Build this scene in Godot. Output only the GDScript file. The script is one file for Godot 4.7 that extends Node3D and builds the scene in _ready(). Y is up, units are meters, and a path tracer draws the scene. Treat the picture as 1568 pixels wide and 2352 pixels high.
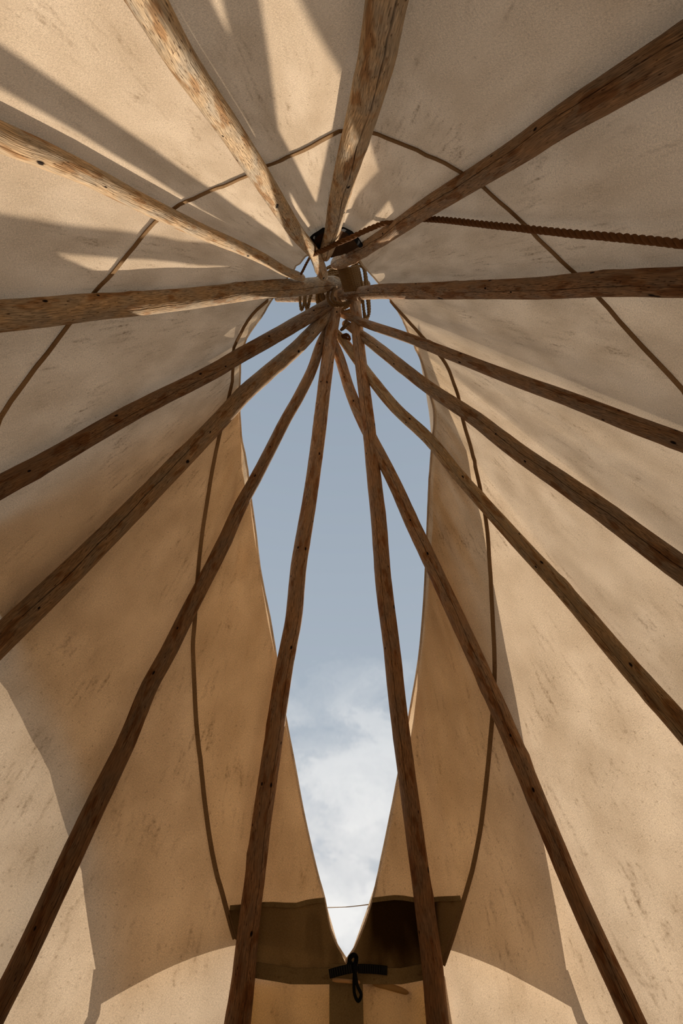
extends Node3D
# The inside of a canvas tipi seen from near its floor, looking up at the crossing of its poles.
# Frame: y up, metres, the door and the smoke hole face -z, the camera stands at x = 0, z = 0.

const APEX := Vector3(-0.003, 5.218, -1.021)          # where the poles cross
const CLOTH_APEX := Vector3(-0.003, 5.318, -1.021)      # where the planes of the cover would meet, just above the crossing
const SUN_AZIMUTH := 15.0
const SUN_HEIGHT := 25.7
const CANVAS_TRANSMISSION := 0.84

var made := {}
var generators: Array[Vector3] = []   # one direction per pole: from CLOTH_APEX down along the outside of that pole
var rng := RandomNumberGenerator.new()
var wrinkles := FastNoiseLite.new()
var M := {}

# The cover is measured as (u, s): u counts poles round the cone (a whole number lies on a pole), s is metres down from CLOTH_APEX.
var hole_edge: Array = [Vector2(7.472, 3.936), Vector2(7.475, 3.921), Vector2(7.498, 3.899), Vector2(7.520, 3.877), Vector2(7.535, 3.858), Vector2(7.548, 3.838), Vector2(7.560, 3.818), Vector2(7.572, 3.786), Vector2(7.582, 3.753), Vector2(7.593, 3.720), Vector2(7.609, 3.686), Vector2(7.627, 3.653), Vector2(7.644, 3.618), Vector2(7.678, 3.545), Vector2(7.713, 3.469), Vector2(7.749, 3.391), Vector2(7.778, 3.326), Vector2(7.807, 3.259), Vector2(7.839, 3.190), Vector2(7.868, 3.132), Vector2(7.899, 3.073), Vector2(7.931, 3.012), Vector2(7.982, 2.913), Vector2(8.037, 2.814), Vector2(8.099, 2.717), Vector2(8.141, 2.656), Vector2(8.188, 2.593), Vector2(8.238, 2.530), Vector2(8.312, 2.450), Vector2(8.393, 2.367), Vector2(8.477, 2.282), Vector2(8.547, 2.205), Vector2(8.620, 2.126), Vector2(8.703, 2.045), Vector2(8.760, 1.997), Vector2(8.820, 1.948), Vector2(8.899, 1.882), Vector2(8.984, 1.813), Vector2(9.087, 1.761), Vector2(9.208, 1.716), Vector2(9.339, 1.672), Vector2(9.471, 1.624), Vector2(9.547, 1.591), Vector2(9.623, 1.557), Vector2(9.700, 1.521), Vector2(9.807, 1.472), Vector2(9.919, 1.421), Vector2(10.064, 1.378), Vector2(10.210, 1.362), Vector2(10.357, 1.346), Vector2(10.496, 1.325), Vector2(10.631, 1.299), Vector2(10.762, 1.269), Vector2(10.888, 1.235), Vector2(11.011, 1.198), Vector2(11.127, 1.177), Vector2(11.212, 1.147), Vector2(11.290, 1.111), Vector2(11.380, 1.077), Vector2(11.502, 1.044), Vector2(11.636, 1.013), Vector2(11.773, 0.978), Vector2(11.959, 0.926), Vector2(12.252, 0.925), Vector2(12.548, 0.926), Vector2(12.832, 0.913), Vector2(13.177, 0.928), Vector2(13.559, 0.982), Vector2(13.939, 0.951), Vector2(14.410, 0.828), Vector2(15.070, 0.879), Vector2(15.564, 0.796), Vector2(15.978, 0.696), Vector2(16.446, 0.694), Vector2(16.953, 0.674), Vector2(17.196, 0.701), Vector2(17.415, 0.731), Vector2(17.621, 0.760), Vector2(17.801, 0.789), Vector2(17.975, 0.814), Vector2(18.158, 0.857), Vector2(18.337, 0.898), Vector2(18.656, 0.964), Vector2(18.878, 1.009), Vector2(19.059, 1.063), Vector2(19.172, 1.124), Vector2(19.295, 1.173), Vector2(19.422, 1.218), Vector2(19.583, 1.276), Vector2(19.738, 1.330), Vector2(19.882, 1.383), Vector2(20.020, 1.446), Vector2(20.094, 1.490), Vector2(20.173, 1.532), Vector2(20.286, 1.585), Vector2(20.398, 1.636), Vector2(20.502, 1.687), Vector2(20.580, 1.729), Vector2(20.653, 1.771), Vector2(20.721, 1.812), Vector2(20.830, 1.885), Vector2(20.928, 1.958), Vector2(21.020, 2.032), Vector2(21.129, 2.129), Vector2(21.227, 2.224), Vector2(21.317, 2.316), Vector2(21.385, 2.390), Vector2(21.449, 2.462), Vector2(21.511, 2.533), Vector2(21.574, 2.606), Vector2(21.636, 2.676), Vector2(21.697, 2.745), Vector2(21.770, 2.823), Vector2(21.842, 2.898), Vector2(21.910, 2.972), Vector2(21.999, 3.075), Vector2(22.058, 3.182), Vector2(22.112, 3.285), Vector2(22.142, 3.346), Vector2(22.172, 3.405), Vector2(22.200, 3.463), Vector2(22.225, 3.516), Vector2(22.250, 3.568), Vector2(22.273, 3.620), Vector2(22.289, 3.654), Vector2(22.304, 3.688), Vector2(22.320, 3.721), Vector2(22.332, 3.743), Vector2(22.344, 3.764), Vector2(22.358, 3.787), Vector2(22.372, 3.809), Vector2(22.387, 3.831), Vector2(22.406, 3.858), Vector2(22.426, 3.884), Vector2(22.447, 3.903), Vector2(22.468, 3.921), Vector2(22.471, 3.936)]
var side_seam_a: Array = [Vector2(8.066, 3.861), Vector2(8.084, 3.838), Vector2(8.102, 3.815), Vector2(8.126, 3.783), Vector2(8.151, 3.750), Vector2(8.176, 3.717), Vector2(8.199, 3.689), Vector2(8.223, 3.662), Vector2(8.245, 3.633), Vector2(8.286, 3.576), Vector2(8.326, 3.517), Vector2(8.365, 3.457), Vector2(8.412, 3.385), Vector2(8.459, 3.311), Vector2(8.509, 3.235), Vector2(8.527, 3.212), Vector2(8.545, 3.188), Vector2(8.563, 3.163), Vector2(8.606, 3.101), Vector2(8.648, 3.038), Vector2(8.692, 2.973), Vector2(8.721, 2.931), Vector2(8.750, 2.890), Vector2(8.780, 2.848), Vector2(8.801, 2.819), Vector2(8.823, 2.790), Vector2(8.843, 2.760), Vector2(8.863, 2.726), Vector2(8.882, 2.691), Vector2(8.902, 2.655), Vector2(8.965, 2.557), Vector2(9.039, 2.462), Vector2(9.119, 2.372), Vector2(9.200, 2.280), Vector2(9.284, 2.184), Vector2(9.375, 2.085), Vector2(9.478, 1.980), Vector2(9.592, 1.870), Vector2(9.717, 1.756), Vector2(9.808, 1.674), Vector2(9.905, 1.589), Vector2(10.026, 1.505), Vector2(10.191, 1.459), Vector2(10.304, 1.438), Vector2(10.426, 1.417), Vector2(10.551, 1.397), Vector2(10.694, 1.377), Vector2(10.840, 1.356), Vector2(10.972, 1.329), Vector2(11.100, 1.305), Vector2(11.216, 1.278), Vector2(11.325, 1.250), Vector2(11.433, 1.218), Vector2(11.533, 1.180), Vector2(11.619, 1.134), Vector2(11.701, 1.080), Vector2(11.793, 1.025)]
var side_seam_b: Array = [Vector2(17.621, 0.760), Vector2(17.990, 0.850), Vector2(18.261, 0.982), Vector2(18.464, 1.107), Vector2(18.559, 1.184), Vector2(18.640, 1.257), Vector2(18.732, 1.324), Vector2(18.815, 1.367), Vector2(18.914, 1.404), Vector2(19.022, 1.434), Vector2(19.113, 1.473), Vector2(19.195, 1.517), Vector2(19.276, 1.559), Vector2(19.392, 1.605), Vector2(19.512, 1.647), Vector2(19.622, 1.690), Vector2(19.708, 1.731), Vector2(19.784, 1.773), Vector2(19.859, 1.814), Vector2(19.960, 1.866), Vector2(20.036, 1.923), Vector2(20.095, 1.984), Vector2(20.172, 2.069), Vector2(20.246, 2.151), Vector2(20.318, 2.230), Vector2(20.424, 2.338), Vector2(20.527, 2.441), Vector2(20.622, 2.541), Vector2(20.697, 2.626), Vector2(20.768, 2.709), Vector2(20.835, 2.790), Vector2(20.870, 2.832), Vector2(20.904, 2.874), Vector2(20.939, 2.915), Vector2(20.991, 2.972), Vector2(21.051, 3.034), Vector2(21.110, 3.096), Vector2(21.153, 3.140), Vector2(21.195, 3.184), Vector2(21.235, 3.227), Vector2(21.288, 3.284), Vector2(21.339, 3.340), Vector2(21.389, 3.395), Vector2(21.425, 3.435), Vector2(21.461, 3.475), Vector2(21.498, 3.514), Vector2(21.541, 3.557), Vector2(21.584, 3.600), Vector2(21.628, 3.643), Vector2(21.666, 3.676), Vector2(21.704, 3.709), Vector2(21.742, 3.742), Vector2(21.786, 3.781), Vector2(21.829, 3.820), Vector2(21.871, 3.858), Vector2(21.905, 3.888), Vector2(21.939, 3.918), Vector2(21.972, 3.947)]
var soft_fold_a: Array = [Vector2(9.483, 1.628), Vector2(8.846, 2.068), Vector2(8.497, 2.527), Vector2(8.354, 2.732)]   # where the facings fold over
var soft_fold_b: Array = [Vector2(19.898, 1.478), Vector2(20.606, 1.845), Vector2(21.185, 2.285), Vector2(21.446, 2.554)]
var back_seam: Array = [Vector2(11.412, 2.704), Vector2(11.511, 2.632), Vector2(11.617, 2.558), Vector2(11.731, 2.481), Vector2(11.853, 2.401), Vector2(11.905, 2.365), Vector2(11.958, 2.330), Vector2(12.023, 2.300), Vector2(12.115, 2.293), Vector2(12.302, 2.272), Vector2(12.484, 2.248), Vector2(12.663, 2.220), Vector2(12.839, 2.188), Vector2(12.890, 2.170), Vector2(12.942, 2.151), Vector2(12.996, 2.132), Vector2(13.080, 2.137), Vector2(13.253, 2.121), Vector2(13.426, 2.102), Vector2(13.599, 2.077), Vector2(13.775, 2.045), Vector2(13.845, 2.034), Vector2(13.915, 2.022), Vector2(13.987, 2.009), Vector2(14.061, 2.023), Vector2(14.265, 2.079), Vector2(14.448, 2.126), Vector2(14.614, 2.164), Vector2(14.766, 2.195), Vector2(14.835, 2.182), Vector2(14.906, 2.168), Vector2(14.978, 2.154), Vector2(15.044, 2.165), Vector2(15.211, 2.174), Vector2(15.381, 2.179), Vector2(15.556, 2.178), Vector2(15.738, 2.171), Vector2(15.814, 2.157), Vector2(15.893, 2.141), Vector2(15.975, 2.125), Vector2(16.043, 2.133), Vector2(16.263, 2.172), Vector2(16.484, 2.207), Vector2(16.711, 2.233), Vector2(16.943, 2.255), Vector2(17.020, 2.270), Vector2(17.077, 2.305), Vector2(17.132, 2.339), Vector2(17.184, 2.373), Vector2(17.264, 2.418), Vector2(17.341, 2.461), Vector2(17.415, 2.504), Vector2(17.486, 2.545), Vector2(17.541, 2.583), Vector2(17.593, 2.619), Vector2(17.645, 2.655), Vector2(17.694, 2.690)]

var pole_azimuths := [174.18, 148.96, 122.58, 96.43, 76.79, 57.94, 32.26, 12.79, -13.43, -40.17, -68.09, -89.19, -117.18, -142.34, -162.84]
var pole_leans := [27.08, 26.94, 27.11, 27.0, 27.14, 26.91, 26.94, 26.92, 26.95, 27.05, 27.21, 27.04, 27.11, 26.83, 26.97]

# centre line and radius of every pole from the ground to its tip
var pole_lines := {
	1: [Vector4(-0.761, -0.030, 1.548, 0.0410), Vector4(-0.373, 2.757, 0.166, 0.0373), Vector4(-0.362, 2.874, 0.104, 0.0354), Vector4(-0.343, 3.000, 0.042, 0.0345), Vector4(-0.314, 3.178, -0.043, 0.0352), Vector4(-0.288, 3.354, -0.129, 0.0360), Vector4(-0.254, 3.597, -0.249, 0.0358), Vector4(-0.199, 3.984, -0.441, 0.0340), Vector4(-0.139, 4.314, -0.594, 0.0318), Vector4(-0.106, 4.667, -0.781, 0.0310), Vector4(-0.102, 4.703, -0.799, 0.0263)],
	2: [Vector4(0.424, -0.030, 1.608, 0.0499), Vector4(0.101, 2.828, 0.182, 0.0453), Vector4(0.092, 2.975, 0.106, 0.0455), Vector4(0.068, 3.184, 0.002, 0.0449), Vector4(0.029, 3.490, -0.150, 0.0434), Vector4(0.008, 3.657, -0.233, 0.0417), Vector4(-0.014, 3.864, -0.336, 0.0400), Vector4(-0.039, 4.118, -0.464, 0.0382), Vector4(-0.072, 4.363, -0.585, 0.0371), Vector4(-0.084, 4.470, -0.638, 0.0278)],
	3: [Vector4(1.475, -0.030, 1.123, 0.0444), Vector4(0.658, 2.654, 0.093, 0.0404), Vector4(0.610, 2.810, 0.035, 0.0393), Vector4(0.567, 2.947, -0.017, 0.0375), Vector4(0.513, 3.134, -0.094, 0.0360), Vector4(0.444, 3.360, -0.181, 0.0362), Vector4(0.347, 3.676, -0.301, 0.0380), Vector4(0.182, 4.229, -0.520, 0.0393), Vector4(-0.021, 4.886, -0.764, 0.0389), Vector4(-0.030, 4.913, -0.775, 0.0330)],
	4: [Vector4(2.274, -0.030, 0.452, 0.0454), Vector4(0.989, 2.889, -0.389, 0.0413), Vector4(0.931, 3.023, -0.423, 0.0416), Vector4(0.869, 3.163, -0.462, 0.0413), Vector4(0.778, 3.369, -0.527, 0.0403), Vector4(0.628, 3.709, -0.621, 0.0399), Vector4(0.447, 4.122, -0.735, 0.0411), Vector4(0.191, 4.706, -0.895, 0.0420), Vector4(0.028, 5.074, -1.018, 0.0411), Vector4(-0.035, 5.217, -1.060, 0.0405), Vector4(-0.620, 6.544, -1.442, 0.0304)],
	5: [Vector4(2.719, -0.030, -0.590, 0.0351), Vector4(1.186, 2.853, -0.902, 0.0319), Vector4(1.083, 3.046, -0.923, 0.0318), Vector4(0.971, 3.259, -0.943, 0.0312), Vector4(0.835, 3.513, -0.973, 0.0302), Vector4(0.590, 3.977, -1.020, 0.0294), Vector4(0.397, 4.342, -1.056, 0.0282), Vector4(0.197, 4.710, -1.103, 0.0279), Vector4(-0.036, 5.149, -1.151, 0.0209)],
	6: [Vector4(2.659, -0.030, -1.486, 0.0515), Vector4(1.256, 2.653, -1.324, 0.0468), Vector4(1.056, 3.038, -1.300, 0.0445), Vector4(0.840, 3.438, -1.282, 0.0413), Vector4(0.693, 3.728, -1.260, 0.0388), Vector4(0.509, 4.064, -1.249, 0.0360), Vector4(0.199, 4.676, -1.201, 0.0344), Vector4(0.037, 4.986, -1.183, 0.0258)],
	7: [Vector4(2.380, -0.030, -2.262, 0.0466), Vector4(1.241, 2.332, -1.780, 0.0424), Vector4(1.149, 2.520, -1.743, 0.0397), Vector4(0.999, 2.842, -1.674, 0.0371), Vector4(0.829, 3.178, -1.610, 0.0350), Vector4(0.637, 3.568, -1.534, 0.0338), Vector4(0.507, 3.851, -1.471, 0.0339), Vector4(0.343, 4.144, -1.427, 0.0347), Vector4(0.191, 4.470, -1.357, 0.0347), Vector4(0.035, 4.834, -1.270, 0.0334), Vector4(-0.072, 5.056, -1.225, 0.0251)],
	8: [Vector4(1.574, -0.030, -3.164, 0.0432), Vector4(1.030, 1.600, -2.528, 0.0393), Vector4(0.918, 1.911, -2.409, 0.0387), Vector4(0.836, 2.179, -2.303, 0.0399), Vector4(0.746, 2.481, -2.181, 0.0410), Vector4(0.678, 2.689, -2.100, 0.0405), Vector4(0.576, 2.981, -1.987, 0.0403), Vector4(0.393, 3.495, -1.791, 0.0405), Vector4(0.320, 3.711, -1.707, 0.0392), Vector4(0.113, 4.254, -1.503, 0.0374), Vector4(0.059, 4.431, -1.433, 0.0360), Vector4(-0.015, 4.730, -1.307, 0.0347), Vector4(-0.104, 4.997, -1.203, 0.0260)],
	9: [Vector4(0.490, -0.030, -3.635, 0.0494), Vector4(0.365, 1.629, -2.796, 0.0449), Vector4(0.358, 1.780, -2.719, 0.0432), Vector4(0.338, 1.992, -2.613, 0.0411), Vector4(0.311, 2.251, -2.482, 0.0402), Vector4(0.292, 2.434, -2.391, 0.0407), Vector4(0.274, 2.622, -2.296, 0.0419), Vector4(0.254, 2.903, -2.153, 0.0435), Vector4(0.226, 3.217, -1.995, 0.0445), Vector4(0.213, 3.542, -1.829, 0.0439), Vector4(0.195, 3.794, -1.702, 0.0426), Vector4(0.175, 4.100, -1.547, 0.0412), Vector4(0.157, 4.314, -1.439, 0.0402), Vector4(0.127, 4.675, -1.257, 0.0400), Vector4(0.105, 5.055, -1.064, 0.0398), Vector4(0.088, 5.278, -0.951, 0.0298)],
	10: [Vector4(-0.607, -0.030, -3.613, 0.0574), Vector4(-0.419, 1.632, -2.784, 0.0521), Vector4(-0.408, 1.721, -2.739, 0.0489), Vector4(-0.400, 1.843, -2.678, 0.0456), Vector4(-0.390, 1.973, -2.613, 0.0438), Vector4(-0.380, 2.075, -2.561, 0.0434), Vector4(-0.366, 2.234, -2.481, 0.0438), Vector4(-0.347, 2.384, -2.407, 0.0440), Vector4(-0.329, 2.534, -2.332, 0.0439), Vector4(-0.308, 2.712, -2.243, 0.0439), Vector4(-0.283, 2.884, -2.158, 0.0440), Vector4(-0.257, 3.035, -2.084, 0.0442), Vector4(-0.236, 3.308, -1.947, 0.0440), Vector4(-0.204, 3.546, -1.829, 0.0433), Vector4(-0.190, 3.642, -1.781, 0.0421), Vector4(-0.161, 3.874, -1.666, 0.0416), Vector4(-0.133, 4.131, -1.538, 0.0422), Vector4(-0.111, 4.369, -1.418, 0.0425), Vector4(-0.080, 4.669, -1.268, 0.0427), Vector4(-0.056, 4.865, -1.171, 0.0437), Vector4(-0.032, 5.054, -1.077, 0.0442), Vector4(-0.006, 5.276, -0.966, 0.0331)],
	11: [Vector4(-1.743, -0.030, -3.003, 0.0428), Vector4(-1.182, 1.641, -2.390, 0.0390), Vector4(-1.140, 1.756, -2.349, 0.0400), Vector4(-1.060, 2.006, -2.256, 0.0416), Vector4(-1.000, 2.195, -2.185, 0.0413), Vector4(-0.925, 2.421, -2.102, 0.0392), Vector4(-0.869, 2.631, -2.018, 0.0380), Vector4(-0.813, 2.775, -1.969, 0.0379), Vector4(-0.759, 2.932, -1.912, 0.0377), Vector4(-0.625, 3.308, -1.777, 0.0371), Vector4(-0.555, 3.532, -1.693, 0.0357), Vector4(-0.491, 3.702, -1.634, 0.0342), Vector4(-0.423, 3.892, -1.566, 0.0337), Vector4(-0.349, 4.103, -1.490, 0.0341), Vector4(-0.268, 4.310, -1.419, 0.0345), Vector4(-0.191, 4.535, -1.337, 0.0341), Vector4(-0.134, 4.766, -1.244, 0.0337), Vector4(-0.044, 5.034, -1.145, 0.0253)],
	12: [Vector4(-2.500, -0.030, -1.960, 0.0570), Vector4(-1.252, 2.553, -1.523, 0.0518), Vector4(-1.165, 2.726, -1.496, 0.0506), Vector4(-1.054, 2.954, -1.459, 0.0489), Vector4(-0.838, 3.410, -1.378, 0.0475), Vector4(-0.642, 3.829, -1.302, 0.0468), Vector4(-0.549, 4.036, -1.261, 0.0470), Vector4(-0.455, 4.219, -1.235, 0.0467), Vector4(-0.286, 4.541, -1.192, 0.0450), Vector4(-0.139, 4.856, -1.135, 0.0430), Vector4(0.033, 5.212, -1.074, 0.0323)],
	13: [Vector4(-2.689, -0.030, -1.018, 0.0439), Vector4(-1.220, 2.809, -1.042, 0.0399), Vector4(-1.141, 2.959, -1.045, 0.0382), Vector4(-0.934, 3.367, -1.042, 0.0379), Vector4(-0.650, 3.897, -1.060, 0.0392), Vector4(-0.581, 4.036, -1.058, 0.0400), Vector4(-0.476, 4.238, -1.060, 0.0414), Vector4(-0.291, 4.599, -1.061, 0.0431), Vector4(-0.138, 4.899, -1.060, 0.0431), Vector4(0.207, 5.565, -1.066, 0.0323)],
	14: [Vector4(-2.407, -0.030, 0.133, 0.0506), Vector4(-1.034, 2.914, -0.480, 0.0460), Vector4(-0.971, 3.048, -0.509, 0.0460), Vector4(-0.897, 3.206, -0.541, 0.0452), Vector4(-0.810, 3.392, -0.584, 0.0446), Vector4(-0.713, 3.600, -0.629, 0.0447), Vector4(-0.597, 3.849, -0.677, 0.0445), Vector4(-0.461, 4.142, -0.733, 0.0462), Vector4(-0.250, 4.593, -0.834, 0.0495), Vector4(-0.115, 4.882, -0.893, 0.0483), Vector4(-0.033, 5.059, -0.927, 0.0438), Vector4(-0.020, 5.086, -0.933, 0.0372)],
	15: [Vector4(-1.606, -0.030, 1.099, 0.0356), Vector4(-0.763, 2.761, -0.040, 0.0323), Vector4(-0.729, 2.870, -0.080, 0.0309), Vector4(-0.688, 3.004, -0.133, 0.0288), Vector4(-0.639, 3.171, -0.207, 0.0281), Vector4(-0.541, 3.501, -0.345, 0.0280), Vector4(-0.440, 3.830, -0.474, 0.0262), Vector4(-0.375, 4.045, -0.562, 0.0262), Vector4(-0.297, 4.313, -0.681, 0.0245), Vector4(-0.233, 4.518, -0.757, 0.0215), Vector4(-0.225, 4.545, -0.768, 0.0183)],
}


func numbered(called: String) -> String:
	var n: int = made.get(called, -1) + 1
	made[called] = n
	return called if n == 0 else "%s_%03d" % [called, n]


func thing(called: String, label: String, category: String, at := Vector3.ZERO, group := "") -> Node3D:
	var o := Node3D.new()
	o.name = numbered(called)
	add_child(o)
	o.position = at
	tag(o, label, category, group)
	return o


func tag(o: Node3D, label: String, category: String, group := "") -> void:
	o.set_meta("label", label)
	o.set_meta("category", category)
	if group != "":
		o.set_meta("group", group)


func obj(called: String, mesh: Mesh, m: Material, parent: Node3D) -> MeshInstance3D:
	var o := MeshInstance3D.new()
	o.name = numbered(called) if parent == self else called
	o.mesh = mesh
	o.material_override = m
	parent.add_child(o, true)
	if parent != self:
		o.position = -parent.position
	return o


func _ready() -> void:
	rng.seed = 41
	wrinkles.seed = 7
	wrinkles.frequency = 1.0
	wrinkles.fractal_octaves = 3
	camera_sky_sun()
	materials()
	setting()
	cover()
	poles()
	ropes()
	fastenings()


# ---------------------------------------------------------------- camera, sky, sun, exposure
func camera_sky_sun() -> void:
	var cam := Camera3D.new()
	cam.name = "camera"
	cam.fov = 91.28
	cam.near = 0.05
	cam.far = 800.0
	cam.transform = Transform3D(Basis(Vector3.RIGHT, deg_to_rad(51.38)) * Basis(Vector3.BACK, deg_to_rad(-0.34)), Vector3(0.000, 1.350, 0.000))
	add_child(cam)
	cam.current = true

	var sun := DirectionalLight3D.new()
	sun.name = "sun"
	sun.rotation_degrees = Vector3(-SUN_HEIGHT, 180.0 - SUN_AZIMUTH, 0)
	sun.light_color = Color(1.0, 0.93, 0.84)
	sun.light_energy = 1.68
	sun.light_angular_distance = 0.53
	sun.shadow_enabled = true
	add_child(sun)

	var env := Environment.new()
	env.background_mode = Environment.BG_SKY
	var sky := Sky.new()
	var mat := PanoramaSkyMaterial.new()
	mat.panorama = ImageTexture.create_from_image(sky_image())
	mat.energy_multiplier = 1.0
	sky.sky_material = mat
	env.sky = sky
	env.ambient_light_source = Environment.AMBIENT_SOURCE_SKY
	env.tonemap_mode = Environment.TONE_MAPPER_LINEAR
	env.tonemap_exposure = 1.0
	env.sdfgi_enabled = true
	env.ssao_enabled = true
	env.ssil_enabled = true
	var we := WorldEnvironment.new()
	we.name = "world_environment"
	we.environment = env
	add_child(we)


func sky_image() -> Image:
	# the same at every azimuth: blue overhead, paler lower down, thin cloud that thickens towards the horizon
	var w := 2048
	var h := 1024
	var n := FastNoiseLite.new()
	n.seed = 11
	n.frequency = 1.0
	n.fractal_octaves = 5
	n.fractal_gain = 0.55
	n.domain_warp_enabled = true
	n.domain_warp_amplitude = 0.35
	n.domain_warp_frequency = 1.3
	var data := PackedByteArray()
	data.resize(w * h * 3)
	for y in h:
		var el := 90.0 - (y + 0.5) / h * 180.0
		var t := clampf(el / 75.0, 0.0, 1.0)
		var clear := Color8(196, 205, 213).lerp(Color8(149, 162, 177), pow(t, 0.62))
		var cover_at := smoothstep(47.0, 14.0, el)
		var up := sin(deg_to_rad(el))
		var flat := cos(deg_to_rad(el))
		for x in w:
			var c := clear
			if el < 0.0:
				c = Color8(150, 140, 122)
			elif cover_at > 0.01:
				var a := TAU * x / w
				var high := 1.0 / (up + 0.25)
				var v := n.get_noise_3d(cos(a) * flat * high * 2.2, up * 3.0, sin(a) * flat * high * 2.2)
				var d := clampf(v * 1.5 + cover_at * 1.9 - 0.58, 0.0, 1.0) * cover_at
				var body := clampf(0.5 + v * 1.1, 0.0, 1.0)
				c = c.lerp(Color8(208, 210, 213).lerp(Color8(242, 241, 239), body), d)
			var i := (y * w + x) * 3
			data[i] = int(c.r * 255.0)
			data[i + 1] = int(c.g * 255.0)
			data[i + 2] = int(c.b * 255.0)
	return Image.create_from_data(w, h, false, Image.FORMAT_RGB8, data)


# ---------------------------------------------------------------- materials
func noise_bytes(w: int, h: int, noise_seed: int, frequency: float, octaves: int, stretch_x := 1, stretch_y := 1) -> PackedByteArray:
	var n := FastNoiseLite.new()
	n.seed = noise_seed
	n.frequency = frequency
	n.fractal_octaves = octaves
	var im := n.get_seamless_image(w / stretch_x, h / stretch_y, false, false, 0.2, true)
	im.convert(Image.FORMAT_L8)
	im.resize(w, h, Image.INTERPOLATE_CUBIC)
	return im.get_data()


func stain_texture() -> ImageTexture:
	var n := 1024
	var broad := noise_bytes(n, n, 3, 0.012, 5)
	var streak := noise_bytes(n, n, 4, 0.09, 4, 1, 4)
	var where := noise_bytes(n, n, 5, 0.012, 3)
	var speck := noise_bytes(n, n, 6, 0.21, 3)
	var data := PackedByteArray()
	data.resize(n * n * 3)
	for i in n * n:
		var b := broad[i] / 255.0 - 0.5
		var st := clampf((streak[i] / 255.0 - 0.54) * 3.2, 0.0, 1.0) * clampf((where[i] / 255.0 - 0.46) * 3.5, 0.0, 1.0)
		var sp := clampf((speck[i] / 255.0 - 0.765) * 8.0, 0.0, 1.0)
		var dots := clampf((speck[i] / 255.0 - 0.46) * 5.0, 0.0, 1.0)
		var dark := st * (0.06 + 0.17 * dots) + sp * 0.18
		data[i * 3] = int(clampf((0.955 + b * 0.16) * (1.0 - dark), 0.0, 1.0) * 255.0)
		data[i * 3 + 1] = int(clampf((0.95 + b * 0.185) * (1.0 - dark * 1.12), 0.0, 1.0) * 255.0)
		data[i * 3 + 2] = int(clampf((0.945 + b * 0.22) * (1.0 - dark * 1.25), 0.0, 1.0) * 255.0)
	var im := Image.create_from_data(n, n, false, Image.FORMAT_RGB8, data)
	return ImageTexture.create_from_image(im)


func weave_texture() -> ImageTexture:
	var n := 512
	var a := noise_bytes(n, n, 21, 0.30, 2, 3, 1)
	var b := noise_bytes(n, n, 22, 0.30, 2, 1, 3)
	var c := noise_bytes(n, n, 23, 0.07, 3)
	var f := noise_bytes(n, n, 24, 0.22, 2)
	var data := PackedByteArray()
	data.resize(n * n * 3)
	for i in n * n:
		var v := 0.80 + (a[i] + b[i] - 255) / 255.0 * 0.16 + (c[i] / 255.0 - 0.5) * 0.06
		v *= 1.0 - clampf((f[i] / 255.0 - 0.73) * 5.0, 0.0, 1.0) * 0.16
		data[i * 3] = int(clampf(v + 0.14, 0.0, 1.0) * 255.0)
		data[i * 3 + 1] = int(clampf(v * 1.02 + 0.115, 0.0, 1.0) * 255.0)
		data[i * 3 + 2] = int(clampf(v * 1.04 + 0.09, 0.0, 1.0) * 255.0)
	return ImageTexture.create_from_image(Image.create_from_data(n, n, false, Image.FORMAT_RGB8, data))


func canvas_material(tint: Color, transmission: float) -> StandardMaterial3D:
	var m := StandardMaterial3D.new()
	m.albedo_color = tint
	m.albedo_texture = M.stain
	m.detail_enabled = true
	m.detail_albedo = M.weave
	m.detail_blend_mode = BaseMaterial3D.BLEND_MODE_MUL
	m.detail_uv_layer = BaseMaterial3D.DETAIL_UV_2
	m.roughness = 0.95
	m.metallic_specular = 0.1
	m.cull_mode = BaseMaterial3D.CULL_DISABLED
	if transmission > 0.0:
		m.backlight_enabled = true
		m.backlight = Color(transmission, transmission, transmission)
	return m


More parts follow.
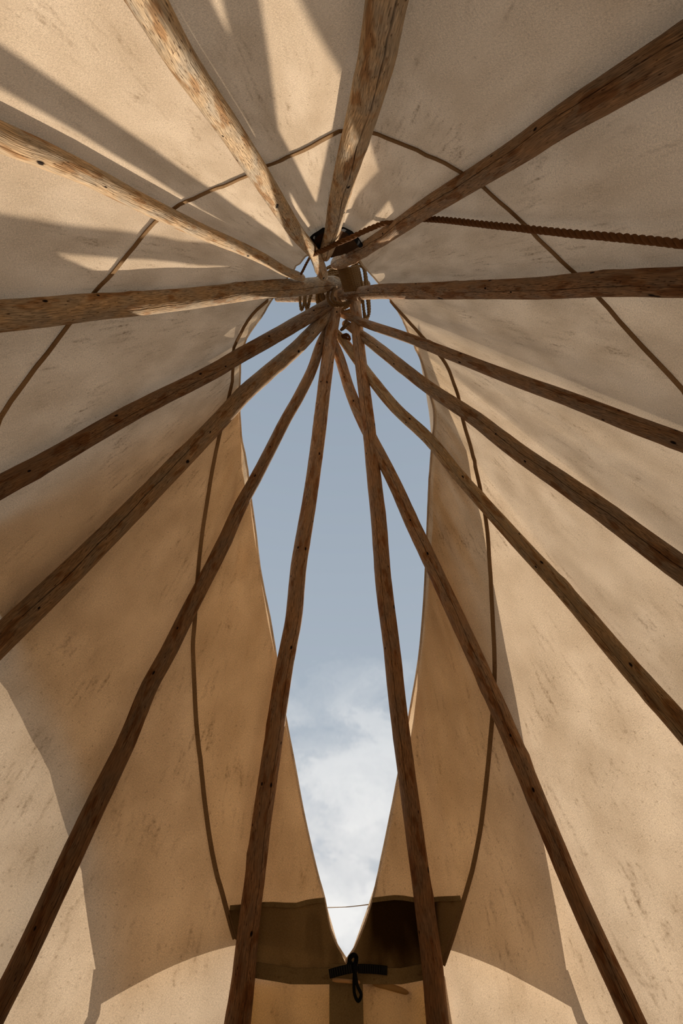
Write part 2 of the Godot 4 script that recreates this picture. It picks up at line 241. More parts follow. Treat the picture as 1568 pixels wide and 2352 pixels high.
func wood_textures(variant: int) -> Array:
	var w := 256
	var h := 1024
	var s := 100 + variant * 20
	var grain := noise_bytes(w, h, s, 0.20, 4, 1, 16)
	var fine := noise_bytes(w, h, s + 1, 0.40, 2, 1, 16)
	var patch := noise_bytes(w, h, s + 2, 0.016, 3, 1, 3)
	var grey := noise_bytes(w, h, s + 3, 0.012, 3, 1, 2)
	var fleck := noise_bytes(w, h, s + 4, 0.20, 3, 1, 6)
	var r := RandomNumberGenerator.new()
	r.seed = s
	var knots: Array[Vector3] = []
	for i in 7:
		knots.append(Vector3(r.randf() * w, r.randf() * h, r.randf_range(2.5, 6.5)))
	var data := PackedByteArray()
	data.resize(w * h * 3)
	var rough := PackedByteArray()
	rough.resize(w * h)
	var tan_c := Vector3(0.82, 0.735, 0.62)
	var grey_c := Vector3(0.76, 0.72, 0.66)
	var orange_c := Vector3(0.58, 0.40, 0.23)
	var dark_c := Vector3(0.20, 0.13, 0.085)
	for y in h:
		for x in w:
			var i := y * w + x
			var c := tan_c.lerp(grey_c, clampf(grey[i] / 255.0 * 2.2 - 0.6, 0.0, 1.0))
			c = c.lerp(orange_c, clampf((patch[i] / 255.0 - 0.62) * 6.0, 0.0, 1.0) * 0.5)
			var g := grain[i] / 255.0 - 0.5
			c *= 0.98 + g * 0.34 + (fine[i] / 255.0 - 0.5) * 0.34
			var k := clampf((fleck[i] / 255.0 - 0.72) * 6.0, 0.0, 1.0) * 0.75
			c = c.lerp(dark_c, k)
			data[i * 3] = int(clampf(c.x, 0.0, 1.0) * 255.0)
			data[i * 3 + 1] = int(clampf(c.y, 0.0, 1.0) * 255.0)
			data[i * 3 + 2] = int(clampf(c.z, 0.0, 1.0) * 255.0)
			rough[i] = int(clampf(0.5 + g * 0.7 - k * 0.5, 0.0, 1.0) * 255.0)
	for kn in knots:
		for dy in range(-22, 23):
			for dx in range(-12, 13):
				var q := sqrt(pow(dx / kn.z, 2) + pow(dy / (kn.z * 1.7), 2))
				if q < 1.5:
					var i := posmod(int(kn.y) + dy, h) * w + posmod(int(kn.x) + dx, w)
					var a := 1.0 - smoothstep(0.55, 1.25, q)
					for ch in 3:
						data[i * 3 + ch] = int(lerpf(data[i * 3 + ch], [34.0, 23.0, 16.0][ch], a))
					rough[i] = int(lerpf(rough[i], 20.0, a))
	return [ImageTexture.create_from_image(Image.create_from_data(w, h, false, Image.FORMAT_RGB8, data)),
		ImageTexture.create_from_image(Image.create_from_data(w, h, false, Image.FORMAT_L8, rough))]


func soot_texture(deep: float) -> ImageTexture:
	var n := 512
	var a := noise_bytes(n, n, 31, 0.012, 4, 1, 2)
	var b := noise_bytes(n, n, 32, 0.06, 3, 1, 3)
	var data := PackedByteArray()
	data.resize(n * n * 3)
	for i in n * n:
		var k := clampf((a[i] / 255.0 - 0.40) * 4.0 + (b[i] / 255.0 - 0.5) * 0.9, 0.0, 1.0)
		for ch in 3:
			data[i * 3 + ch] = int(lerpf([225.0, 222.0, 212.0][ch], [92.0, 80.0, 62.0][ch], k * deep))
	return ImageTexture.create_from_image(Image.create_from_data(n, n, false, Image.FORMAT_RGB8, data))


func plain(c: Color, rough := 0.9) -> StandardMaterial3D:
	var m := StandardMaterial3D.new()
	m.albedo_color = c
	m.roughness = rough
	m.metallic_specular = 0.25
	return m


func materials() -> void:
	M.stain = stain_texture()
	M.weave = weave_texture()
	M.canvas = canvas_material(Color(1.0, 0.925, 0.82), CANVAS_TRANSMISSION)
	M.facing = canvas_material(Color(1.0, 0.91, 0.78), CANVAS_TRANSMISSION)
	M.flap = canvas_material(Color(1.0, 0.93, 0.83), CANVAS_TRANSMISSION)
	M.seam = canvas_material(Color(0.64, 0.53, 0.40), 0.16)
	M.patch = canvas_material(Color(0.66, 0.57, 0.43), 0.5)
	M.patch.albedo_texture = soot_texture(1.0)
	M.hem = canvas_material(Color(1.0, 0.95, 0.88), 0.9)
	M.ridge = canvas_material(Color(0.85, 0.70, 0.47), 0.8)
	M.door = canvas_material(Color(1.0, 0.86, 0.60), 0.78)
	M.door.albedo_texture = soot_texture(0.45)
	M.band = canvas_material(Color(0.62, 0.54, 0.39), 0.36)
	M.wood = [wood_textures(0), wood_textures(1), wood_textures(2)]
	M.rope = plain(Color(0.44, 0.31, 0.20))
	M.hemp = plain(Color(0.50, 0.40, 0.28))
	M.pin = plain(Color(0.80, 0.62, 0.42), 0.7)
	M.black = plain(Color(0.035, 0.035, 0.04), 0.7)
	M.thread = plain(Color(0.30, 0.29, 0.28), 0.6)
	M.dark_patch = canvas_material(Color(0.34, 0.26, 0.19), 0.0)
	M.binding = plain(Color(0.05, 0.045, 0.045), 0.8)
	M.ground = plain(Color(0.74, 0.66, 0.52), 1.0)
	M.ground.albedo_texture = ground_texture(61, Vector3(0.86, 0.82, 0.72))
	M.ground.uv1_triplanar = true
	M.ground.uv1_world_triplanar = true
	M.ground.uv1_scale = Vector3(0.5, 0.5, 0.5)


func ground_texture(noise_seed: int, c: Vector3) -> ImageTexture:
	var n := 256
	var a := noise_bytes(n, n, noise_seed, 0.04, 4)
	var b := noise_bytes(n, n, noise_seed + 9, 0.3, 2)
	var data := PackedByteArray()
	data.resize(n * n * 3)
	for i in n * n:
		var v := 0.65 + a[i] / 255.0 * 0.4 + (b[i] / 255.0 - 0.5) * 0.3
		for ch in 3:
			data[i * 3 + ch] = int(clampf(c[ch] * v, 0.0, 1.0) * 255.0)
	return ImageTexture.create_from_image(Image.create_from_data(n, n, false, Image.FORMAT_RGB8, data))


# ---------------------------------------------------------------- setting
func setting() -> void:
	var g := CylinderMesh.new()
	g.top_radius = 120.0
	g.bottom_radius = 120.0
	g.height = 0.5
	g.radial_segments = 48
	var o := obj("ground", g, M.ground, self)
	o.position = Vector3(0, -0.26, 0)
	o.set_meta("kind", "structure")


# ---------------------------------------------------------------- the canvas cover
func along(line: Array, u: float) -> float:
	if u <= line[0].x:
		return line[0].y
	for i in range(1, line.size()):
		if u <= line[i].x:
			var a: Vector2 = line[i - 1]
			var b: Vector2 = line[i]
			return lerpf(a.y, b.y, (u - a.x) / maxf(b.x - a.x, 1e-6))
	return line[line.size() - 1].y


func across(line: Array, s: float) -> float:
	for i in range(1, line.size()):
		if s <= line[i].y:
			var a: Vector2 = line[i - 1]
			var b: Vector2 = line[i]
			return lerpf(a.x, b.x, (s - a.y) / maxf(b.y - a.y, 1e-6))
	return line[line.size() - 1].x


func back_at(u: float) -> float:
	# strips of a cover run parallel to its straight edge, so their seams drop away towards the front
	var a: Vector2 = back_seam[0]
	var z: Vector2 = back_seam[back_seam.size() - 1]
	if u >= a.x and u <= z.x:
		return along(back_seam, u)
	var end := a if u < a.x else z
	return minf(end.y * cos((end.x - 14.55) * deg_to_rad(10.9)) / maxf(cos((u - 14.55) * deg_to_rad(10.9)), 0.2), 9.0)


func side_at(u: float) -> float:
	# where the facing of the smoke hole ends: its side seam, and in front the lower edge of the patches
	if u < 8.065:
		return lerpf(3.975, side_seam_a[0].y, smoothstep(7.93, 8.065, u))
	if u <= 11.78:
		return along(side_seam_a, u)
	if u > 21.972:
		return lerpf(3.948, 3.975, smoothstep(21.972, 22.08, u))
	if u >= 17.64:
		return along(side_seam_b, u)
	return 0.0


func cloth_point(u: float, s: float, inward := 0.0) -> Vector3:
	var k := int(floor(u)) % 15
	var f: float = u - floor(u)
	var g := generators[k].lerp(generators[(k + 1) % 15], f)
	var p := CLOTH_APEX + g * s
	var n := Vector3(APEX.x - p.x, 0, APEX.z - p.z).normalized() * 0.89 - Vector3.UP * 0.45
	var belly := sin(PI * f) * (0.012 * minf(s / 2.5, 1.3) + 0.006 * wrinkles.get_noise_2d(u * 1.9, s * 1.3))
	belly += 0.0035 * wrinkles.get_noise_2d(u * 4.0 + 40.0, s * 2.0)
	# soft folds that run down the free facings of the smoke hole
	var e := along(hole_edge, u)
	var loose := exp(-maxf(s - e, 0.0) * 1.6) * clampf((s - 1.2) * 1.2, 0.0, 1.0) * clampf((s - e) * 5.0, 0.0, 1.0)
	var facing_end := side_at(u)
	if s > facing_end:
		loose = 0.0
	else:
		loose *= clampf((facing_end - s) * 4.0, 0.0, 1.0)
	if u < 12.0 or u > 17.6:
		belly += loose * 0.022 * sin(u * 19.0 + s * 1.1 + wrinkles.get_noise_2d(u * 3.0, s * 0.8) * 2.5)
		var fold := soft_fold_a if u < 12.0 else soft_fold_b
		if s > fold[0].y and s < fold[fold.size() - 1].y:
			var off := (u - across(fold, s)) * s * 0.19
			var fade := clampf((s - fold[0].y) * 4.0, 0.0, 1.0) * clampf((fold[fold.size() - 1].y - s) * 4.0, 0.0, 1.0)
			belly -= 0.020 * exp(-pow(off / 0.020, 2.0)) * fade
	return p + n * (belly + inward)


func cloth_uv(u: float, s: float) -> Vector2:
	var b := (u - 14.97) * deg_to_rad(10.9)
	return Vector2(sin(b), cos(b)) * s


func columns(from: float, to: float, step: float) -> Array:
	var c := [from, to]
	var u: float = ceil(from / step) * step
	while u < to:
		c.append(u)
		u += step
	for line in [hole_edge, side_seam_a, side_seam_b]:
		for p in line:
			if p.x > from and p.x < to:
				c.append(p.x)
	c.sort()
	var out := [c[0]]
	for x in c:
		if x - out[out.size() - 1] > 0.012 or x == to:
			out.append(x)
	return out


# a sheet of cloth between two heights that vary with u
func sheet(cols: Array, top: Callable, bottom: Callable, rows: int, inward := 0.0) -> ArrayMesh:
	var st := SurfaceTool.new()
	st.begin(Mesh.PRIMITIVE_TRIANGLES)
	var n := cols.size()
	for c in n:
		var u: float = cols[c]
		var a: float = (top as Callable).call(u)
		var b: float = maxf((bottom as Callable).call(u), a)
		for r in rows + 1:
			var s := lerpf(a, b, float(r) / rows)
			st.set_uv(Vector2(u * 0.20, s * 0.22))
			st.set_uv2(cloth_uv(u, s) / 0.38)
			st.add_vertex(cloth_point(u, s, inward))
	for c in n - 1:
		for r in rows:
			var i := c * (rows + 1) + r
			var j := i + rows + 1
			st.add_index(i)
			st.add_index(j)
			st.add_index(i + 1)
			st.add_index(i + 1)
			st.add_index(j)
			st.add_index(j + 1)
	st.generate_normals()
	return st.commit()


# a flat cloth tape of some width and thickness along points of the cover
func tape(line: Array, width: float, thick: float, inward: float) -> ArrayMesh:
	var pts: Array[Vector3] = []
	var nrm: Array[Vector3] = []
	for i in line.size():
		var p: Vector2 = line[i]
		pts.append(cloth_point(p.x, p.y, inward))
		var q := cloth_point(p.x, p.y, inward + 0.05)
		nrm.append((q - pts[i]).normalized())
	return ribbon(pts, nrm, width, thick)


func ribbon(pts: Array, nrm: Array, width: float, thick: float) -> ArrayMesh:
	var st := SurfaceTool.new()
	st.begin(Mesh.PRIMITIVE_TRIANGLES)
	var run := 0.0
	var ring := []
	for i in pts.size():
		var a: Vector3 = pts[maxi(i - 1, 0)]
		var b: Vector3 = pts[mini(i + 1, pts.size() - 1)]
		var t := (b - a).normalized()
		var side := t.cross(nrm[i]).normalized() * width * 0.5
		var up: Vector3 = nrm[i] * thick * 0.5
		if i > 0:
			run += (pts[i] - pts[i - 1]).length()
		ring.append([pts[i] - side + up, pts[i] + side + up, pts[i] + side - up, pts[i] - side - up, run])
	for i in ring.size() - 1:
		for e in 4:
			var f := (e + 1) % 4
			quad(st, ring[i][e], ring[i][f], ring[i + 1][f], ring[i + 1][e], ring[i][4], ring[i + 1][4], width)
	var z: Array = ring[0]
	quad(st, z[3], z[2], z[1], z[0], 0, width, width)
	z = ring[ring.size() - 1]
	quad(st, z[0], z[1], z[2], z[3], 0, width, width)
	st.generate_normals()
	return st.commit()


func quad(st: SurfaceTool, a: Vector3, b: Vector3, c: Vector3, d: Vector3, v0: float, v1: float, w: float) -> void:
	st.set_smooth_group(-1)
	for t in [[a, 0.0, v0], [c, w, v1], [b, w, v0], [a, 0.0, v0], [d, 0.0, v1], [c, w, v1]]:
		st.set_uv(Vector2(t[1], t[2]) * 0.4)
		st.set_uv2(Vector2(t[1], t[2]) / 0.38)
		st.add_vertex(t[0])


func finer(line: Array, step: float) -> Array:
	var out := []
	for i in line.size() - 1:
		var a: Vector2 = line[i]
		var b: Vector2 = line[i + 1]
		var n := maxi(1, int(ceil(Vector2((b.x - a.x) * a.y * 0.19, b.y - a.y).length() / step)))
		for k in n:
			out.append(a.lerp(b, float(k) / n))
	out.append(line[line.size() - 1])
	return out


func cover() -> void:
	for i in 15:
		var a := deg_to_rad(pole_azimuths[i])
		var l := deg_to_rad(pole_leans[i])
		generators.append(Vector3(sin(a) * sin(l), -cos(l), -cos(a) * sin(l)))
	var t := thing("tipi_cover", "weathered beige canvas cover stretched over the ring of wooden poles, open down the front", "tent cover", Vector3(APEX.x, 0, APEX.z))
	var first: float = hole_edge[0].x
	var last: float = hole_edge[hole_edge.size() - 1].x
	var floor_at := func(_u): return CLOTH_APEX.y / 0.8905 - 0.02
	var under_facing := func(u): return maxf(along(hole_edge, u), side_at(u))
	var all := columns(first, last, 0.125)
	# upper strip, lower strip, facings of the hole
	obj("upper_canvas", sheet(all, under_facing, func(u): return maxf(back_at(u), maxf(along(hole_edge, u), side_at(u))) if back_at(u) < 5.8 else CLOTH_APEX.y / 0.8905 - 0.02, 34), M.canvas, t)
	var low := columns(14.55 - 5.6, 14.55 + 5.6, 0.125)
	obj("lower_canvas", sheet(low, func(u): return minf(maxf(back_at(u), side_at(u)), 5.8), floor_at, 30), M.canvas, t)
	var fa := columns(first, 11.78, 0.03)
	obj("smoke_hole_facing", sheet(fa, func(u): return along(hole_edge, u), func(u): return side_at(u), 16), M.facing, t)
	var fb := columns(17.64, last, 0.03)
	obj("smoke_hole_facing", sheet(fb, func(u): return along(hole_edge, u), func(u): return side_at(u), 16), M.facing, t)
	# seams
	var bs := []
	var u := 14.55 - 4.6
	while u < 14.55 + 4.6:
		bs.append(Vector2(u, back_at(u)))
		u += 0.08
	obj("back_seam", tape(bs, 0.017, 0.004, 0.005), M.seam, t)
	obj("side_seam", tape(finer(side_seam_a, 0.06), 0.019, 0.006, 0.006), M.seam, t)
	obj("side_seam", tape(finer(side_seam_b, 0.06), 0.019, 0.006, 0.006), M.seam, t)
	# rolled hem round the hole
	var hem := finer(hole_edge, 0.05)
	obj("hem", tape(hem, 0.009, 0.006, 0.002), M.hem, t)
	# dark stained reinforcement on both sides of the lower end of the hole
	var top_a: Array = [Vector2(7.593, 3.720), Vector2(7.752, 3.736), Vector2(7.947, 3.739), Vector2(8.123, 3.758)]
	var ca := columns(first, 8.122, 0.04)
	obj("reinforcement_patch", sheet(ca, func(x): return maxf(along(hole_edge, x) + 0.004, along(top_a, x)), func(x): return side_at(x), 8, 0.010), M.patch, t)
	var top_b: Array = [Vector2(21.756, 3.728), Vector2(21.985, 3.724), Vector2(22.197, 3.716), Vector2(22.321, 3.721)]
	var cb := columns(21.758, last, 0.04)
	obj("reinforcement_patch", sheet(cb, func(x): return maxf(along(hole_edge, x) + 0.004, along(top_b, x)), func(x): return side_at(x), 8, 0.010), M.patch, t)
	for line in [top_a, top_b]:
		obj("patch_hem", tape(finer(line, 0.05), 0.016, 0.006, 0.016), M.band, t)
	obj("patch_hem", tape(finer([Vector2(7.48, 3.97), Vector2(7.75, 3.972), Vector2(7.99, 3.95)], 0.05), 0.05, 0.006, 0.016), M.band, t)
	obj("patch_hem", tape(finer([Vector2(22.0, 3.955), Vector2(22.2, 3.975), Vector2(22.46, 3.972)], 0.05), 0.05, 0.006, 0.016), M.band, t)
	# overlap of the two fronts below the hole
	var band := []
	for i in 26:
		band.append(Vector2(7.475, 3.935 + i * 0.076))
	obj("front_overlap", tape(band, 0.135, 0.006, 0.012), M.band, t)
	# the cloth stands up in a ridge where the lacing pin runs behind it
	for line in [[Vector3(0.075, 1.758, -2.804), Vector3(0.159, 1.740, -2.779), Vector3(0.274, 1.719, -2.806)]]:
		var st := SurfaceTool.new()
		st.begin(Mesh.PRIMITIVE_TRIANGLES)
		tube(st, curve_points(line, 0.03), 0.011, 12)
		st.index()
		st.generate_normals()
		obj("pin_ridge", st.commit(), M.ridge, t)
	# outer door cloth, out of view, that hangs over and darkens the closed front
	var door_low := func(_u): return 5.5
	obj("door_cloth", sheet(columns(first, 8.03, 0.08), func(_u): return 3.985, door_low, 10, -0.03), M.door, t)
	obj("door_cloth", sheet(columns(21.97, last, 0.08), func(_u): return 3.985, door_low, 10, -0.03), M.door, t)
	smoke_flaps(t)
	# patch that ties the cover to the lifting pole
	var lp := [Vector2(13.97, 1.13), Vector2(14.13, 1.25), Vector2(14.43, 1.36), Vector2(14.80, 1.32), Vector2(15.35, 1.11)]
	obj("lifting_patch", sheet([13.97, 14.05, 14.13, 14.25, 14.43, 14.6, 14.8, 14.95, 15.1, 15.25, 15.35], func(x): return along(hole_edge, x), func(x): return along(lp, x), 6, 0.012), M.dark_patch, t)
	obj("patch_binding", tape(finer(lp, 0.03), 0.028, 0.008, 0.018), M.binding, t)


# the ears that fold back from the edge of the hole and stand off the outside of the cover
func smoke_flaps(t: Node3D) -> void:
	var a := deg_to_rad(SUN_AZIMUTH)
	var away := Vector3(sin(a), 0.35, -cos(a)).normalized()
	var spans := [
		# edge of the hole from low to high, and the free border that hangs outside, as (u, s) with a distance off the cover
		[[Vector2(7.50, 3.91), Vector2(7.64, 3.62), Vector2(7.84, 3.19), Vector2(8.10, 2.72), Vector2(8.47, 2.28), Vector2(8.82, 1.95), Vector2(9.46, 1.62), Vector2(10.06, 1.38)],
		[Vector2(8.630, 4.086), Vector2(8.681, 4.001), Vector2(8.930, 3.694), Vector2(9.346, 3.424), Vector2(9.778, 3.242), Vector2(10.176, 3.139), Vector2(10.707, 3.092), Vector2(11.109, 3.086)]],
		[[Vector2(22.45, 3.91), Vector2(22.27, 3.62), Vector2(22.11, 3.29), Vector2(21.67, 2.74), Vector2(21.27, 2.31), Vector2(20.67, 1.81), Vector2(19.94, 1.45), Vector2(18.95, 1.06)],
		[Vector2(21.218, 4.093), Vector2(21.185, 3.997), Vector2(21.059, 3.620), Vector2(20.916, 3.200), Vector2(20.750, 2.820), Vector2(20.524, 2.412), Vector2(20.159, 1.945), Vector2(19.798, 1.623)]],
	]
	var out_there := Vector3(0.03, 0.04, -0.08)
	var unseen_crest: Array[Vector3] = [Vector3(0.68, 4.05, -2.75) + out_there, Vector3(0.70, 4.30, -2.86) + out_there, Vector3(0.70, 4.37, -2.73) + out_there, Vector3(0.70, 4.43, -2.51) + out_there,
		Vector3(0.70, 4.66, -2.26) + out_there, Vector3(0.72, 4.88, -1.97) + out_there]
	for k in 2:
		var hinge: Array = spans[k][0]
		var free: Array = spans[k][1]
		var rows := 28
		var cols := 14
		var st := SurfaceTool.new()
		st.begin(Mesh.PRIMITIVE_TRIANGLES)
		for r in rows + 1:
			var f := float(r) / rows * 7.0
			var i := mini(int(f), 6)
			var h: Vector2 = hinge[i].lerp(hinge[i + 1], f - i)
			var e: Vector2 = free[i].lerp(free[i + 1], f - i)
			var p := cloth_point(h.x, h.y, -0.006)
			var q := cloth_point(e.x, e.y, 0.0) + away * lerpf(0.10, 0.22, float(r) / rows)
			var out := Vector3(p.x - APEX.x, 0.25, p.z - APEX.z).normalized()
			for c in cols + 1:
				var g := float(c) / cols
				var low := -sin(PI * g) * 0.115 * exp(-r * 0.45)
				st.set_uv(Vector2(g * 0.2 + k, f * 0.1))
				st.set_uv2(Vector2(g * 1.6, f * 0.6))

				var at := p.lerp(q, g) + out * (sin(PI * pow(g, 0.7)) * 0.10)
				if k == 1 and f > 2.0:
					# out of view, this ear stands far out from the hole to shade the back canvas
					var crest: Vector3 = unseen_crest[mini(int(f), 6) - 2].lerp(unseen_crest[mini(int(f), 6) - 1], f - mini(int(f), 6))
					var wide := p.lerp(crest, g / 0.5) if g < 0.5 else crest.lerp(q, (g - 0.5) / 0.5)
					at = at.lerp(wide, smoothstep(2.0, 3.0, f))
				st.add_vertex(at - Vector3.UP * low)
		for r in rows:
			for c in cols:
				var i := r * (cols + 1) + c
				var j := i + cols + 1
				for x in [i, j, i + 1, i + 1, j, j + 1]:
					st.add_index(x)
		st.generate_normals()
		obj("smoke_flap", st.commit(), M.flap, t)
		# tie strap at the loose lower corner
		var e: Vector2 = free[0]
		var corner := cloth_point(e.x, e.y, 0.0) + away * 0.10
		var end: Vector2 = [[Vector2(8.640, 4.145)], [Vector2(21.171, 4.171)]][k][0]
		var strap := [corner + Vector3.UP * 0.12, corner.lerp(cloth_point(end.x, end.y, 0.0) + away * 0.09, 0.5), cloth_point(end.x, end.y, 0.0) + away * 0.08]
		var fronts := []
		for p in strap:
			fronts.append(away)
		obj("flap_strap", ribbon(strap, fronts, 0.034, 0.004), M.flap, t)


# ---------------------------------------------------------------- poles
func smooth_line(raw: Array, step: float) -> Array:
	var out: Array[Vector4] = []
	for i in raw.size() - 1:
		var p0: Vector4 = raw[maxi(i - 1, 0)]
		var p1: Vector4 = raw[i]
		var p2: Vector4 = raw[i + 1]
		var p3: Vector4 = raw[mini(i + 2, raw.size() - 1)]
		var d := p2 - p1
		var length := Vector3(d.x, d.y, d.z).length()
		var d0 := p1 - p0
		var d3 := p3 - p2
		var m1 := d
		var m2 := d
		var l0 := Vector3(d0.x, d0.y, d0.z).length()
		var l3 := Vector3(d3.x, d3.y, d3.z).length()
		if l0 > 1e-4:
			m1 = (d / length + d0 / l0) * 0.5 * length
		if l3 > 1e-4:
			m2 = (d / length + d3 / l3) * 0.5 * length
		var n := maxi(1, int(ceil(length / step)))
		for k in n:
			var t := float(k) / n
			out.append(p1 * (2 * t * t * t - 3 * t * t + 1) + m1 * (t * t * t - 2 * t * t + t) + p2 * (-2 * t * t * t + 3 * t * t) + m2 * (t * t * t - t * t))
	out.append(raw[raw.size() - 1])
	return out


func pole_mesh(raw: Array, key: int, crack_turn: float, crack_depth: float, gape: float, brown_shaded: bool) -> ArrayMesh:
	var line := smooth_line(raw, 0.035)
	var rough := FastNoiseLite.new()
	rough.seed = 200 + key
	rough.frequency = 1.0
	rough.fractal_octaves = 3
	var r := RandomNumberGenerator.new()
	r.seed = 900 + key
	var bumps: Array[Vector3] = []      # knots: place along the pole, turn, size
	for i in 16:
		bumps.append(Vector3(r.randf(), r.randf() * TAU, r.randf_range(0.002, 0.006)))
	var st := SurfaceTool.new()
	st.begin(Mesh.PRIMITIVE_TRIANGLES)
	var n := 30
	var turns: Array[float] = []
	for i in n - 4:
		turns.append(0.18 + i * (TAU - 0.36) / (n - 5))
	turns.append_array([TAU - gape - 0.03, TAU - gape, TAU, TAU + gape, TAU + gape + 0.03])
	turns.sort()
	n = turns.size()
	var eye := Vector3(0, 1.35, 0)
	var a: Vector4 = line[0]
	var b: Vector4 = line[line.size() - 1]
	var axis := Vector3(b.x - a.x, b.y - a.y, b.z - a.z).normalized()
	var mid: Vector4 = line[line.size() / 2]
	var to_eye := eye - Vector3(mid.x, mid.y, mid.z)
	var ex := (to_eye - axis * to_eye.dot(axis)).normalized()
	var ey := axis.cross(ex)
	var run := 0.0
	var count := line.size()
	var total := count * 0.035
	var rings := []
	for i in count:
		var p: Vector4 = line[i]
		var here := Vector3(p.x, p.y, p.z)
		if i > 0:
			var q: Vector4 = line[i - 1]
			run += here.distance_to(Vector3(q.x, q.y, q.z))
		rings.append([here, p.w, run])
	# rounded tip
	var tip: Array = rings[count - 1]
	for k in [[0.35, 0.93], [0.65, 0.74], [0.86, 0.48], [0.97, 0.2]]:
		rings.append([tip[0] + axis * tip[1] * k[0], tip[1] * k[1], tip[2] + tip[1] * k[0]])
	for i in rings.size():
		var here: Vector3 = rings[i][0]
		var rad: float = rings[i][1]
		var s: float = rings[i][2]
		var drift := crack_turn + 0.35 * rough.get_noise_1d(s * 0.7 + 50.0) + 0.10 * rough.get_noise_1d(s * 4.0)
		var open := clampf(rough.get_noise_1d(s * 0.5 + 9.0) * 2.2 + (1.2 if gape > 0.04 else 0.75), 0.0, 1.0) * crack_depth
		for j in n + 1:
			var w: float = turns[j % n] + (TAU if j == n else 0.0)
			var th := w + drift
			var m := rad * (1.0 + 0.045 * rough.get_noise_3d(cos(th) * 1.1, sin(th) * 1.1, s * 2.2) + 0.03 * rough.get_noise_3d(cos(th) * 3.0, sin(th) * 3.0, s * 9.0))
			for kn in bumps:
				var ds: float = s - kn.x * total
				if absf(ds) < 0.09:
					var dt := angle_difference(th, kn.y)
					m += kn.z * exp(-pow(ds / 0.028, 2.0) - pow(dt / 0.45, 2.0))
			# weathered pale above, brown and handled below with backlit shade painted in
			var paleness := clampf((s / total - 0.28) * 1.5, 0.0, 1.0)
			var shade := Color(0.36, 0.29, 0.235).lerp(Color.WHITE, paleness) if brown_shaded else Color.WHITE
			if j % n == n - 3:
				m -= rad * open
				shade = shade.lerp(Color(0.08, 0.06, 0.05), clampf(open * 4.0, 0.0, 0.9))
			st.set_color(shade)
			var nrm := ex * cos(th) + ey * sin(th)
			st.set_uv(Vector2((turns[j % n] - turns[0]) / TAU + (1.0 if j == n else 0.0) + key * 0.37, s / 1.15 + key * 0.21))
			st.add_vertex(here + nrm * m)
	for i in rings.size() - 1:
		for j in n:
			var p := i * (n + 1) + j
			var q := p + n + 1
			for x in [p, q, p + 1, p + 1, q, q + 1]:
				st.add_index(x)
	st.generate_normals()
	return st.commit()


func poles() -> void:
	var group := "wooden poles that hold up the cover"
	var labels := {
		1: "pale speckled sunlit pole, next on the left of the one at the dark lifting patch",
		2: "thick pale pole with a long black crack, running up to the dark lifting patch",
		3: "brown pole with a fine crack, passing in front of the thick anchor rope",
		4: "level brown pole running right from the crossing, below the thick anchor rope",
		5: "thin brown pole between shaded canvas above it and bright sunlit canvas below it",
		6: "grey brown pole crossing the bright canvas, second below the level one on the right",
		7: "brown pole streaked orange and black, crossing the right side seam high up",
		8: "brown pole starting behind a front pole and crossing the right side seam low down",
		9: "front pole in the sky opening, passing right of the black tie",
		10: "front pole in the sky opening, passing left of the black tie",
		11: "dark slender pole crossing the left side seam and left edge of the sky opening",
		12: "brown pole with a long dark crack, crossing the upper left edge of the sky opening",
		13: "dark brown pole just below the level pole on the left",
		14: "level pole on the left with sunlit underside and rounded end at the crossing",
		15: "pale sunlit pole with orange patches, just above the level pole on the left",
	}
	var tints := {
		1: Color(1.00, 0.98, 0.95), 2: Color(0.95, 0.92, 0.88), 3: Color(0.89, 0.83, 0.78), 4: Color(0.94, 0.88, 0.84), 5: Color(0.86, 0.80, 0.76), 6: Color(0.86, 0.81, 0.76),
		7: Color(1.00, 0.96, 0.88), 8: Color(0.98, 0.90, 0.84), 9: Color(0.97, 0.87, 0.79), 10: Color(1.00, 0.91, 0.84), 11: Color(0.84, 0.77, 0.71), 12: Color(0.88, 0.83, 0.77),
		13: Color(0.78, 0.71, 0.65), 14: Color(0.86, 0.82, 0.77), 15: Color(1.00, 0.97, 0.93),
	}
	var cracks := {1: [0.35, 0.4], 2: [-0.35, 0.7], 3: [0.25, 0.35], 4: [-0.2, 0.25], 5: [0.3, 0.3], 6: [0.15, 0.3], 7: [-0.35, 0.4], 8: [0.1, 0.4], 9: [-0.2, 0.25], 10: [0.5, 0.25], 11: [0.4, 0.3], 12: [-0.1, 0.45], 13: [0.3, 0.35], 14: [0.4, 0.35], 15: [0.6, 0.35]}
	for key in pole_lines:
		var raw: Array = pole_lines[key]
		var m := StandardMaterial3D.new()
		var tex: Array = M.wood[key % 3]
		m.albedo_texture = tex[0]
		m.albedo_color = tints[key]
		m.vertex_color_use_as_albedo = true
		m.roughness = 0.85
		m.metallic_specular = 0.25
		m.heightmap_enabled = true
		m.heightmap_texture = tex[1]
		m.heightmap_scale = 0.25
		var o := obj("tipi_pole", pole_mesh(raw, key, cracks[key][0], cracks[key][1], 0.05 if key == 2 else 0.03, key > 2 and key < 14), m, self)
		tag(o, labels[key], "pole", group)


